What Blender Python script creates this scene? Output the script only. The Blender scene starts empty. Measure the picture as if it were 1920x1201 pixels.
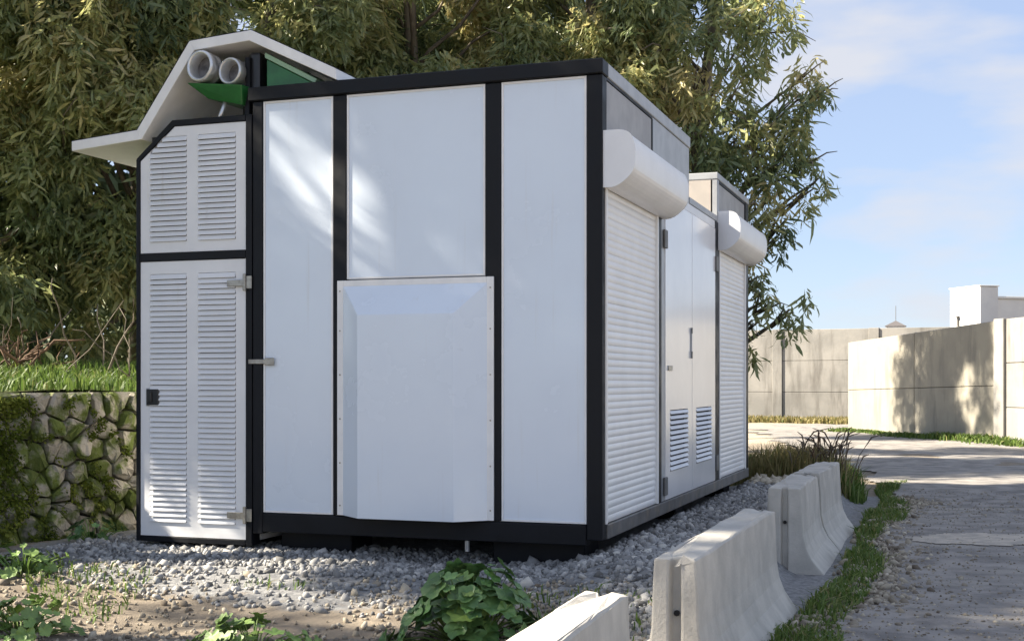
import bpy, bmesh, math, random
import numpy as np
from mathutils import Vector, Matrix
rad = math.radians
random.seed(7); RNG = np.random.default_rng(11)
scene = bpy.context.scene
COL = scene.collection

# ------------------------------------------------------------------ camera, sky, sun, exposure
cam_d = bpy.data.cameras.new('camera'); cam = bpy.data.objects.new('camera', cam_d); COL.objects.link(cam)
cam.location = (2.156, -7.958, 1.0); cam.rotation_euler = (rad(90), 0, rad(19.157))
cam_d.lens = 45.34; cam_d.sensor_width = 36; cam_d.shift_y = 0.0602
cam_d.clip_start = 0.05; cam_d.clip_end = 3000
scene.camera = cam

SUN_TRAVEL = Vector((0.955, 0.297, 0)).normalized()      # horizontal direction the light travels
SUN_ELEV = rad(36)
sd = bpy.data.lights.new('sun', 'SUN'); sd.energy = 5.0; sd.angle = rad(0.9); sd.color = (1.0, 0.90, 0.74)
so = bpy.data.objects.new('sun', sd); COL.objects.link(so)
_d = Vector((SUN_TRAVEL.x*math.cos(SUN_ELEV), SUN_TRAVEL.y*math.cos(SUN_ELEV), -math.sin(SUN_ELEV)))
so.rotation_euler = _d.to_track_quat('-Z', 'Y').to_euler(); so.location = (-20, -8, 20)

world = bpy.data.worlds.new('World'); scene.world = world; world.use_nodes = True
wn, wl = world.node_tree.nodes, world.node_tree.links
wn.clear()
wo = wn.new('ShaderNodeOutputWorld'); bg = wn.new('ShaderNodeBackground'); bg.inputs[1].default_value = 0.069
sky = wn.new('ShaderNodeTexSky'); sky.sky_type = 'NISHITA'; sky.sun_disc = False
sky.sun_elevation = SUN_ELEV
sky.sun_rotation = math.atan2(-SUN_TRAVEL.x, -SUN_TRAVEL.y)
sky.air_density = 1.0; sky.dust_density = 0.25; sky.ozone_density = 3.0; sky.altitude = 300
tc = wn.new('ShaderNodeTexCoord'); mp = wn.new('ShaderNodeMapping'); mp.inputs['Scale'].default_value = (1.0, 1.0, 3.4)
mp.inputs['Rotation'].default_value = (0.10, 0.0, 0.3)
wl.new(tc.outputs['Generated'], mp.inputs['Vector'])
cn = wn.new('ShaderNodeTexNoise'); cn.inputs['Scale'].default_value = 5.5; cn.inputs['Detail'].default_value = 5; cn.inputs['Roughness'].default_value = 0.5
wl.new(mp.outputs[0], cn.inputs['Vector'])
cr = wn.new('ShaderNodeValToRGB'); cr.color_ramp.elements[0].position = 0.46; cr.color_ramp.elements[1].position = 0.66
cr.color_ramp.elements[0].color = (0.55, 0.55, 0.55, 1); cr.color_ramp.elements[1].color = (0.55, 0.55, 0.55, 1)
wl.new(cn.outputs['Fac'], cr.inputs['Fac'])
cm = wn.new('ShaderNodeMixRGB'); cm.inputs[2].default_value = (2.35, 2.75, 3.75, 1)
cm.inputs[0].default_value = 0.68
cr.color_ramp.elements[0].color = (0, 0, 0, 1); cr.color_ramp.elements[1].color = (0.85, 0.85, 0.85, 1)
cw = wn.new('ShaderNodeMixRGB'); cw.inputs[2].default_value = (3.4, 3.45, 3.7, 1)
wl.new(sky.outputs[0], cm.inputs[1]); wl.new(cr.outputs[0], cw.inputs[0]); wl.new(cm.outputs[0], cw.inputs[1]); wl.new(cw.outputs[0], bg.inputs[0]); wl.new(bg.outputs[0], wo.inputs[0])

scene.view_settings.view_transform = 'Standard'; scene.view_settings.look = 'None'
scene.view_settings.gamma = 1.0; scene.view_settings.exposure = 1.75; scene.view_settings.use_curve_mapping = False
scene.cycles.max_bounces = 6; scene.cycles.transparent_max_bounces = 6

# ------------------------------------------------------------------ materials
def new_mat(name):
    m = bpy.data.materials.new(name); m.use_nodes = True
    return m, m.node_tree.nodes, m.node_tree.links, m.node_tree.nodes['Principled BSDF']
def mat(name, c1, c2=None, rough=0.6, scale=6.0, lo=0.35, hi=0.65, bump=0.0, bscale=None, bdist=0.01, metal=0.0, stretch=(1,1,1),
        c3=None, s3=1.2, lo3=0.5, hi3=0.7, stretch3=(1,1,1), spec=0.5, detail=6, per_object=0.0, coat=0.0, rough2=None):
    m, n, l, b = new_mat(name)
    b.inputs['Roughness'].default_value = rough; b.inputs['Metallic'].default_value = metal
    b.inputs['Specular IOR Level'].default_value = spec
    if coat: b.inputs['Coat Weight'].default_value = coat; b.inputs['Coat Roughness'].default_value = 0.12
    geo = n.new('ShaderNodeNewGeometry')
    def noise(sc, st, det=detail, ro=0.6):
        mpn = n.new('ShaderNodeMapping'); mpn.inputs['Scale'].default_value = st
        l.new(geo.outputs['Position'], mpn.inputs['Vector'])
        t = n.new('ShaderNodeTexNoise'); t.inputs['Scale'].default_value = sc; t.inputs['Detail'].default_value = det; t.inputs['Roughness'].default_value = ro
        l.new(mpn.outputs[0], t.inputs['Vector']); return t
    def rng(src, a, bb):
        r = n.new('ShaderNodeMapRange'); r.interpolation_type = 'SMOOTHSTEP'
        r.inputs[1].default_value = a; r.inputs[2].default_value = bb; l.new(src, r.inputs[0]); return r.outputs[0]
    out = None
    if c2 is None: c2 = c1
    t1 = noise(scale, stretch); f1 = rng(t1.outputs['Fac'], lo, hi)
    mx = n.new('ShaderNodeMixRGB'); mx.inputs[1].default_value = (*c1, 1); mx.inputs[2].default_value = (*c2, 1); l.new(f1, mx.inputs[0]); out = mx.outputs[0]
    if c3:
        t3 = noise(s3, stretch3); f3 = rng(t3.outputs['Fac'], lo3, hi3)
        m3 = n.new('ShaderNodeMixRGB'); m3.inputs[2].default_value = (*c3, 1); l.new(f3, m3.inputs[0]); l.new(out, m3.inputs[1]); out = m3.outputs[0]
    if per_object:
        oi = n.new('ShaderNodeObjectInfo'); r = n.new('ShaderNodeMapRange'); r.inputs[3].default_value = 1-per_object; r.inputs[4].default_value = 1+per_object
        l.new(oi.outputs['Random'], r.inputs[0]); hs = n.new('ShaderNodeHueSaturation'); l.new(r.outputs[0], hs.inputs['Value']); l.new(out, hs.inputs['Color']); out = hs.outputs[0]
    l.new(out, b.inputs['Base Color'])
    if rough2 is not None:
        rr = n.new('ShaderNodeMapRange'); rr.inputs[3].default_value = rough; rr.inputs[4].default_value = rough2
        l.new(f1, rr.inputs[0]); l.new(rr.outputs[0], b.inputs['Roughness'])
    if bump:
        tb = noise(bscale or scale*4, (1,1,1), 8, 0.65); bp = n.new('ShaderNodeBump'); bp.inputs['Strength'].default_value = bump; bp.inputs['Distance'].default_value = bdist
        l.new(tb.outputs['Fac'], bp.inputs['Height']); l.new(bp.outputs[0], b.inputs['Normal'])
    return m
def tint_mat(name, stops, rough=0.5, transl=0.3, spec=0.4):
    """colour picked by the per-piece 'tint' attribute"""
    m, n, l, b = new_mat(name)
    a = n.new('ShaderNodeAttribute'); a.attribute_name = 'tint'
    r = n.new('ShaderNodeValToRGB'); e = r.color_ramp.elements
    while len(e) < len(stops): e.new(0.5)
    for i, (p, c) in enumerate(stops): e[i].position = p; e[i].color = (*c, 1)
    l.new(a.outputs['Fac'], r.inputs['Fac']); l.new(r.outputs[0], b.inputs['Base Color'])
    b.inputs['Roughness'].default_value = rough; b.inputs['Specular IOR Level'].default_value = spec
    if transl:
        t = n.new('ShaderNodeBsdfTranslucent'); l.new(r.outputs[0], t.inputs['Color'])
        mx = n.new('ShaderNodeMixShader'); mx.inputs[0].default_value = transl
        l.new(b.outputs[0], mx.inputs[1]); l.new(t.outputs[0], mx.inputs[2])
        l.new(mx.outputs[0], n['Material Output'].inputs['Surface'])
    return m

M = {}
M['white'] = mat('white_panel', (0.69,0.765,0.86), (0.665,0.735,0.83), coat=0.6, rough=0.14, scale=1.1, bump=0.03, bscale=1.6, bdist=0.03, rough2=0.30, c3=(0.63,0.67,0.72), s3=2.4, lo3=0.58, hi3=0.85, stretch3=(7,7,.35))
M['white_trim'] = mat('white_trim', (0.82,0.82,0.82), (0.77,0.77,0.77), rough=0.35, scale=9)
M['white_door'] = mat('white_door', (0.78,0.79,0.81), (0.72,0.73,0.75), rough=0.38, scale=2.0, c3=(0.66,0.65,0.62), s3=3, lo3=0.62, hi3=0.8, stretch3=(4,4,.5))
M['door_white'] = mat('door_white', (0.83,0.82,0.82), (0.78,0.77,0.775), rough=0.22, scale=2, coat=.3, bump=.03, bscale=1.8, bdist=.03)
M['shutter'] = mat('shutter_white', (0.85,0.84,0.825), (0.80,0.79,0.775), rough=0.38, scale=3, per_object=0.03)
M['black'] = mat('black_frame', (0.006,0.007,0.010), (0.010,0.011,0.014), rough=0.42, scale=5, bump=0.05, bscale=40, rough2=0.6, spec=0.22)
M['grey_trim'] = mat('grey_trim', (0.40,0.41,0.42), (0.33,0.34,0.35), rough=0.4, scale=6)
M['grey_panel'] = mat('grey_panel', (0.36,0.35,0.34), (0.28,0.27,0.265), rough=0.5, scale=3, c3=(0.2,0.17,0.14), s3=7, lo3=0.6, hi3=0.8, stretch3=(6,6,.4))
M['tan_panel'] = mat('tan_panel', (0.46,0.41,0.36), (0.40,0.36,0.32), rough=0.6, scale=3)
M['rail'] = mat('base_rail_grey', (0.16,0.155,0.15), (0.10,0.097,0.095), rough=0.55, scale=5, c3=(0.20,0.17,0.13), s3=4, bump=0.1, bscale=60)
M['dark'] = mat('dark_inside', (0.012,0.012,0.013), rough=0.8)
M['steel'] = mat('hinge_steel', (0.42,0.40,0.36), (0.30,0.28,0.25), rough=0.38, scale=30, metal=0.7)
M['latch'] = mat('black_latch', (0.015,0.015,0.017), rough=0.35)
M['green'] = mat('green_paint', (0.025,0.15,0.04), (0.018,0.11,0.03), rough=0.32, scale=8)
M['alu'] = mat('pale_metal', (0.68,0.69,0.70), (0.52,0.53,0.54), rough=0.28, scale=10, metal=0.6)
M['rubber'] = mat('dark_grille', (0.16,0.155,0.16), (0.05,0.05,0.055), rough=0.6, scale=14)
M['concrete'] = mat('barrier_concrete', (0.54,0.51,0.455), (0.42,0.40,0.36), rough=0.92, scale=5, lo=.3, hi=.7, stretch=(1,1,.8), c3=(0.30,0.28,0.24), s3=3.2, lo3=0.52, hi3=0.80,
                    stretch3=(1.2,1.2,.5), bump=0.6, bscale=55, bdist=0.006, per_object=0.05)
M['wallcon'] = mat('wall_concrete', (0.33,0.315,0.29), (0.25,0.242,0.225), rough=0.9, scale=0.9, c3=(0.17,0.16,0.145), s3=1.4, lo3=0.46, hi3=0.72,
                   stretch3=(2.2,2.2,.35), bump=0.25, bscale=12, bdist=0.02, per_object=0.07)
M['wallpale'] = mat('pale_wall_concrete', (0.35,0.325,0.265), (0.29,0.27,0.225), rough=0.9, scale=1.2, c3=(0.19,0.18,0.16), s3=1.6, lo3=0.50, hi3=0.80,
                   stretch3=(2.2,2.2,.3), bump=0.25, bscale=12, bdist=0.02, per_object=0.05)
M['plaster'] = mat('white_plaster', (0.74,0.72,0.68), (0.66,0.64,0.61), rough=0.8, scale=0.8)
M['roofdark'] = mat('dark_roof', (0.12,0.11,0.11), rough=0.7)
M['stone'] = mat('wall_stone', (0.48,0.43,0.36), (0.30,0.275,0.235), rough=0.9, scale=5, c3=(0.12,0.155,0.03), s3=5.5, lo3=0.42, hi3=0.58, bump=0.9, bscale=26, bdist=0.02, per_object=0.25)
M['mossgrow'] = tint_mat('moss', [(0,(0.05,0.075,0.012)),(0.5,(0.13,0.165,0.025)),(1,(0.26,0.28,0.06))], rough=0.9, transl=0.15, spec=0.1)
M['wallcore'] = mat('wall_core_earth', (0.05,0.042,0.032), (0.03,0.027,0.022), rough=0.95, scale=10, bump=0.5)
M['bark'] = mat('eucalyptus_bark', (0.20,0.165,0.125), (0.10,0.082,0.065), rough=0.85, scale=4, stretch=(3,3,.5), bump=0.4, bscale=25, bdist=0.01)
M['twig'] = mat('pale_twig', (0.20,0.165,0.125), (0.10,0.08,0.06), rough=0.8, scale=6)
M['drybrown'] = mat('dry_brown', (0.16,0.095,0.055), (0.09,0.055,0.035), rough=0.9, scale=8)
M['leaf'] = tint_mat('eucalyptus_leaf', [(0,(0.085,0.125,0.065)),(0.30,(0.19,0.245,0.115)),(0.58,(0.30,0.335,0.145)),(0.82,(0.47,0.45,0.19)),(1.0,(0.62,0.54,0.27))], rough=0.38, transl=0.50, spec=0.7)
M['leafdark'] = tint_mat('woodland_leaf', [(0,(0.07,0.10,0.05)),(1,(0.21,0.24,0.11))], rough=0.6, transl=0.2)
M['grass'] = tint_mat('grass_blade', [(0,(0.045,0.085,0.016)),(0.5,(0.11,0.18,0.035)),(0.8,(0.19,0.24,0.06)),(1,(0.36,0.31,0.14))], rough=0.55, transl=0.35)
M['drygrass'] = tint_mat('dry_grass_blade', [(0,(0.10,0.12,0.03)),(0.5,(0.26,0.22,0.09)),(1,(0.38,0.31,0.16))], rough=0.7, transl=0.3)
M['mallow'] = mat('mallow_leaf', (0.06,0.14,0.04), (0.115,0.21,0.065), rough=0.48, scale=9, per_object=0.35)
M['mallow2'] = mat('young_mallow_leaf', (0.11,0.19,0.04), (0.18,0.27,0.07), rough=0.5, scale=9, per_object=0.3)
M['gravel'] = tint_mat('crushed_stone', [(0,(0.12,0.118,0.115)),(0.45,(0.30,0.297,0.29)),(0.8,(0.42,0.41,0.395)),(1,(0.55,0.53,0.48))], rough=0.85, transl=0)
M['rubble'] = tint_mat('tan_rubble', [(0,(0.13,0.105,0.08)),(0.5,(0.30,0.26,0.20)),(1,(0.52,0.46,0.36))], rough=0.9, transl=0)

# ground: colour by zone weights stored on the vertices (r gravel bed, g grass, b pale sand)
def ground_mat(name):
    m, n, l, b = new_mat(name); b.inputs['Roughness'].default_value = 0.95; b.inputs['Specular IOR Level'].default_value = 0.2
    geo = n.new('ShaderNodeNewGeometry'); att = n.new('ShaderNodeVertexColor'); att.layer_name = 'zone'
    sep = n.new('ShaderNodeSeparateColor'); l.new(att.outputs['Color'], sep.inputs[0])
    def noise(sc, det=8, ro=0.65):
        t = n.new('ShaderNodeTexNoise'); t.inputs['Scale'].default_value = sc; t.inputs['Detail'].default_value = det; t.inputs['Roughness'].default_value = ro
        l.new(geo.outputs['Position'], t.inputs['Vector']); return t.outputs['Fac']
    def two(sc, a, c, lo=0.35, hi=0.65):
        r = n.new('ShaderNodeMapRange'); r.inputs[1].default_value = lo; r.inputs[2].default_value = hi; l.new(noise(sc), r.inputs[0])
        x = n.new('ShaderNodeMixRGB'); x.inputs[1].default_value = (*a,1); x.inputs[2].default_value = (*c,1); l.new(r.outputs[0], x.inputs[0]); return x.outputs[0]
    dirt = two(7, (0.31,0.26,0.20), (0.18,0.152,0.122)); grav = two(28, (0.16,0.16,0.165), (0.32,0.32,0.315)); gras = two(6, (0.05,0.075,0.02), (0.12,0.12,0.05)); sand = two(7, (0.45,0.39,0.30), (0.36,0.31,0.24))
    out = dirt
    for ch, c in (('Red', grav), ('Green', gras), ('Blue', sand)):
        k = n.new('ShaderNodeMath'); k.operation = 'ADD'; l.new(sep.outputs[ch], k.inputs[0])
        k2 = n.new('ShaderNodeMath'); k2.operation = 'SUBTRACT'; l.new(noise(5), k2.inputs[0]); k2.inputs[1].default_value = 0.5; l.new(k2.outputs[0], k.inputs[1])
        r = n.new('ShaderNodeMapRange'); r.inputs[1].default_value = 0.42; r.inputs[2].default_value = 0.62; l.new(k.outputs[0], r.inputs[0])
        x = n.new('ShaderNodeMixRGB'); l.new(r.outputs[0], x.inputs[0]); l.new(out, x.inputs[1]); l.new(c, x.inputs[2]); out = x.outputs[0]
    l.new(out, b.inputs['Base Color'])
    bp = n.new('ShaderNodeBump'); bp.inputs['Strength'].default_value = 0.7; bp.inputs['Distance'].default_value = 0.02
    l.new(noise(32, 10, 0.75), bp.inputs['Height']); l.new(bp.outputs[0], b.inputs['Normal'])
    return m
M['ground'] = ground_mat('ground')
M['roadm'] = mat('road_gravel', (0.33,0.305,0.28), (0.18,0.168,0.157), rough=0.95, scale=3.2, c3=(0.34,0.315,0.28), s3=1.1, lo3=0.48, hi3=0.72, stretch3=(.5,1.6,1), bump=0.8, bscale=38, bdist=0.02, detail=10)
M['sunstripm'] = mat('painted_sunlight', (0.52,0.46,0.38), (0.36,0.325,0.28), rough=0.95, scale=9, bump=0.8, bscale=40, bdist=0.01, detail=9)  # pale tone imitating sunlight on the lane

# ------------------------------------------------------------------ helpers
def tag(o, label=None, cat=None, group=None, kind=None):
    if label: o['label'] = label
    if cat: o['category'] = cat
    if group: o['group'] = group
    if kind: o['kind'] = kind
    return o
def empty(name, loc=(0,0,0), rz=0):
    o = bpy.data.objects.new(name, None); COL.objects.link(o); o.location = loc; o.rotation_euler = (0,0,rz); return o
def link(name, me, parent=None, loc=(0,0,0), rot=None, scale=None):
    o = bpy.data.objects.new(name, me); COL.objects.link(o); o.location = loc
    if rot is not None: o.rotation_euler = rot
    if scale is not None: o.scale = scale
    if parent: o.parent = parent
    return o
class MB:
    def __init__(s): s.v = []; s.f = []
    def add(s, vs, fs):
        k = len(s.v); s.v += [tuple(p) for p in vs]; s.f += [tuple(i+k for i in q) for q in fs]; return s
    def box(s, x0, x1, y0, y1, z0, z1):
        return s.add([(x0,y0,z0),(x1,y0,z0),(x1,y1,z0),(x0,y1,z0),(x0,y0,z1),(x1,y0,z1),(x1,y1,z1),(x0,y1,z1)],
                     [(3,2,1,0),(4,5,6,7),(0,1,5,4),(1,2,6,5),(2,3,7,6),(3,0,4,7)])
    def prism_y(s, pts, y0, y1):      # polygon in x,z (anticlockwise seen from -Y) pushed along y
        n = len(pts); vs = [(x,y0,z) for x,z in pts]+[(x,y1,z) for x,z in pts]
        return s.add(vs, [tuple(range(n)), tuple(range(2*n-1,n-1,-1))]+[(i,i+n,(i+1)%n+n,(i+1)%n) for i in range(n)])
    def prism_x(s, pts, x0, x1):      # polygon in y,z pushed along x
        n = len(pts); vs = [(x0,y,z) for y,z in pts]+[(x1,y,z) for y,z in pts]
        return s.add(vs, [tuple(range(n)), tuple(range(2*n-1,n-1,-1))]+[(i,i+n,(i+1)%n+n,(i+1)%n) for i in range(n)])
    def tube(s, pts, rs, n=8, cap=True):
        pts = [Vector(p) for p in pts]; k0 = len(s.v); rings = []
        for i, p in enumerate(pts):
            t = (pts[min(i+1,len(pts)-1)]-pts[max(i-1,0)]).normalized()
            a = t.cross(Vector((0,0,1))) if abs(t.z) < .9 else t.cross(Vector((1,0,0)))
            a.normalize(); b = t.cross(a); r = rs[i] if hasattr(rs,'__len__') else rs
            rings.append([p+a*r*math.cos(q*2*math.pi/n)+b*r*math.sin(q*2*math.pi/n) for q in range(n)])
        vs = [tuple(v) for rg in rings for v in rg]; fs = []
        for i in range(len(pts)-1):
            for q in range(n): fs.append((i*n+q, i*n+(q+1)%n, (i+1)*n+(q+1)%n, (i+1)*n+q))
        if cap: fs += [tuple(range(n-1,-1,-1)), tuple(range((len(pts)-1)*n, len(pts)*n))]
        return s.add(vs, fs)
    def mesh(s, name, material, bevel=0, smooth=False, seg=1):
        me = bpy.data.meshes.new(name); me.from_pydata(s.v, [], s.f); me.materials.append(material)
        bm = bmesh.new(); bm.from_mesh(me); bmesh.ops.recalc_face_normals(bm, faces=bm.faces)
        if bevel:
            es = [e for e in bm.edges if len(e.link_faces) == 2 and e.calc_face_angle(0) > 0.5]
            bmesh.ops.bevel(bm, geom=es, offset=bevel, segments=seg, affect='EDGES', profile=0.7)
        bm.to_mesh(me); bm.free()
        if smooth:
            for p in me.polygons: p.use_smooth = True
        return me
    def build(s, name, material, parent=None, bevel=0, smooth=False, loc=(0,0,0), seg=1):
        return link(name, s.mesh(name, material, bevel, smooth, seg), parent, loc)
def box(name, x0, x1, y0, y1, z0, z1, material, parent, bevel=0.003):
    return MB().box(x0,x1,y0,y1,z0,z1).build(name, material, parent, bevel)
def fast_mesh(name, V, T, material, tint=None, smooth=False):
    me = bpy.data.meshes.new(name); nv, nt = len(V), len(T)
    me.vertices.add(nv); me.vertices.foreach_set('co', np.ascontiguousarray(V, dtype=np.float32).ravel())
    me.loops.add(nt*3); me.loops.foreach_set('vertex_index', np.ascontiguousarray(T, dtype=np.int32).ravel())
    me.polygons.add(nt); me.polygons.foreach_set('loop_start', np.arange(0, nt*3, 3, dtype=np.int32))
    me.update(calc_edges=True); me.materials.append(material)
    if tint is not None:
        a = me.attributes.new('tint', 'FLOAT', 'POINT'); a.data.foreach_set('value', np.ascontiguousarray(tint, dtype=np.float32))
    if smooth: me.polygons.foreach_set('use_smooth', np.ones(nt, dtype=bool))
    return me
def sstep(a, b, x):
    t = np.clip((np.asarray(x, float)-a)/(b-a), 0, 1); return t*t*(3-2*t)
def wob(x, y, s, seed=0):
    x = np.asarray(x, float); y = np.asarray(y, float)
    return (np.sin(x*s*1.3+seed*1.7+1.9*np.sin(y*s*.7+seed))+np.sin(y*s*1.1+seed*2.3+1.3*np.sin(x*s*.9+seed*.6))+.6*np.sin((x+y)*s*2.3+seed))/2.6

# terrain height
def H(x, y):
    x = np.asarray(x, float); y = np.asarray(y, float)
    dx = np.maximum(np.maximum(-3.7-x, x-0.72), 0); dy = np.maximum(np.maximum(-0.25-y, y-7.5), 0)
    d = np.hypot(np.where(x > 0, dx*4.0, dx*1.5), dy)
    right = sstep(-0.35, 0.15, x)
    plat = -0.185*(1-right) - 0.085*right - 0.05*np.exp(-((x+1.0)/.5)**2-((y+.05)/.35)**2)
    low = -0.21*sstep(-2.2,-3.6,x) - 0.335*(1-sstep(-2.2,-3.6,x))
    low = np.where(y > 7.5, -0.36, low)
    k = sstep(0, 1.5, d)
    z = plat*(1-k)+low*k
    z = z + 0.012*wob(x,y,3.1,2)*np.exp(-((x/9)**2)) + 0.02*wob(x,y,.9,5)*k
    far = np.hypot(x, y-5); z = z + 0.12*wob(x,y,.05,3)*sstep(40,120,far)
    return z

# ------------------------------------------------------------------ the ground, the road, the terrace
def axis(lo, hi, fine0, fine1, step):
    a = list(np.arange(fine0, fine1+1e-6, step)); s = step; v = fine0
    left = []
    while v > lo: s *= 1.28; v -= s; left.append(v)
    s = step; v = fine1; rt = []
    while v < hi: s *= 1.28; v += s; rt.append(v)
    return np.array(left[::-1]+a+rt)
def sheet(name, xs, ys, zfun, material, mask=None, zone=None):
    X, Y = np.meshgrid(xs, ys); Z = zfun(X, Y); V = np.stack([X,Y,Z],-1).reshape(-1,3); nx, ny = len(xs), len(ys)
    i = np.arange(nx-1)[None,:]+np.arange(ny-1)[:,None]*nx; i = i.ravel()
    Q = np.stack([i,i+1,i+1+nx,i+nx],-1)
    if mask is not None:
        c = V[Q].mean(1); Q = Q[mask(c[:,0],c[:,1])]
    T = np.concatenate([Q[:,[0,1,2]],Q[:,[0,2,3]]])
    me = fast_mesh(name, V, T, material, smooth=True)
    if zone is not None:
        z = zone(V[:,0],V[:,1]); a = me.color_attributes.new('zone','FLOAT_COLOR','POINT'); a.data.foreach_set('color', np.ascontiguousarray(z,dtype=np.float32).ravel())
    return me
def zone(x, y):
    dx = np.maximum(np.maximum(-3.9-x, x-1.2), 0); dy = np.maximum(np.maximum(-0.75-y, y-7.6), 0); d = np.hypot(dx, dy)
    r = 1-sstep(0,.9,d+.12*wob(x,y,2,4))
    r = np.maximum(r, .45*sstep(-1.5,-3.4,x)*sstep(-2.6,-1.2,y))
    g = sstep(6.2,7.0,y)*(1-sstep(10.5,13,y))*(1-sstep(.5,1.1,x)); g = np.maximum(g, .42*sstep(1.0,1.35,x)*(1-sstep(1.6,1.95,x))*sstep(-4,-1.5,y)*(1-sstep(9,12,y)))
    g = np.maximum(g, sstep(60,90,np.hypot(x,y))*.9)
    b = sstep(18,23,y)*(1-sstep(34,36,y))*sstep(-9,-4,x)*(1-sstep(.2,1.2,x))
    return np.stack([r,g,b,np.ones_like(x)],-1)
g = link('ground', sheet('ground', axis(-500,500,-5.5,3.0,.07), axis(-300,900,-5,8,.07), H, M['ground'], zone=zone)); tag(g, kind='structure')
RX = axis(1.5,14,1.5,4.2,.09); RY = np.concatenate([np.arange(-8.5,10,.09), np.arange(10,34,.35)])
def road_edge(y): return 1.62 + .10*np.sin(y*1.1)+.06*np.sin(y*2.7+1) - .16*np.clip(y-7,0,20)-.10*np.clip(y-12,0,20)
def road_z(x, y): return np.maximum(H(x,y), -0.37)+.014+.010*wob(x,y,1.7,9)
rd = link('gravel_road', sheet('gravel_road', axis(-5.0,14,-1.0,4.2,.09), RY, road_z, M['roadm'], mask=lambda x,y: (x > road_edge(y)) & (x < 5.0+.3*np.sin(y*.7)))); tag(rd, kind='structure')
sn = link('painted_sun_strip', sheet('painted_sun_strip', np.arange(1.6,5,.06), np.arange(2.7,4.7,.05), lambda x,y: road_z(x,y)+.006, M['sunstripm'],
      mask=lambda x,y: (np.abs(y-3.55-.16*(x-2.2)) < .40*sstep(1.65,2.1,x)+.04+.06*wob(x,y,2.3,1)+.09*wob(x,y,9,4)) & (x > 1.70))); tag(sn, kind='structure')  # sunlit band painted as pale road colour, inside the cabin's shadow

WP0, WP1 = Vector((-5.15,-3.4)), Vector((-4.02,1.75))      # foot of the dry-stone retaining wall, from the lane to behind the cabin
WDIR = (WP1-WP0).normalized(); WNRM = Vector((WDIR.y,-WDIR.x)); WLEN = (WP1-WP0).length
def terrace_z(x, y):
    s = (x-WP0.x)*(-WNRM.x)+(y-WP0.y)*(-WNRM.y)
    return .93+.05*wob(x,y,1.3,7)+.06*np.clip(s,0,40)*.5+.10*sstep(.2,1.6,s)
def terr_mask(x, y):
    s = (x-WP0.x)*(-WNRM.x)+(y-WP0.y)*(-WNRM.y); return (s > .17) & ((y < 7) | (x < -4.4)) & (y < 11)
def tzone(x, y): return np.stack([0*x, .75+.25*wob(x,y,1.2,3), 0*x, 0*x+1], -1)
tr = link('terrace', sheet('terrace', axis(-60,-3.2,-9,-3.4,.16), axis(-14,40,-4,6,.16), terrace_z, M['ground'], mask=terr_mask, zone=tzone)); tag(tr, kind='structure')

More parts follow.
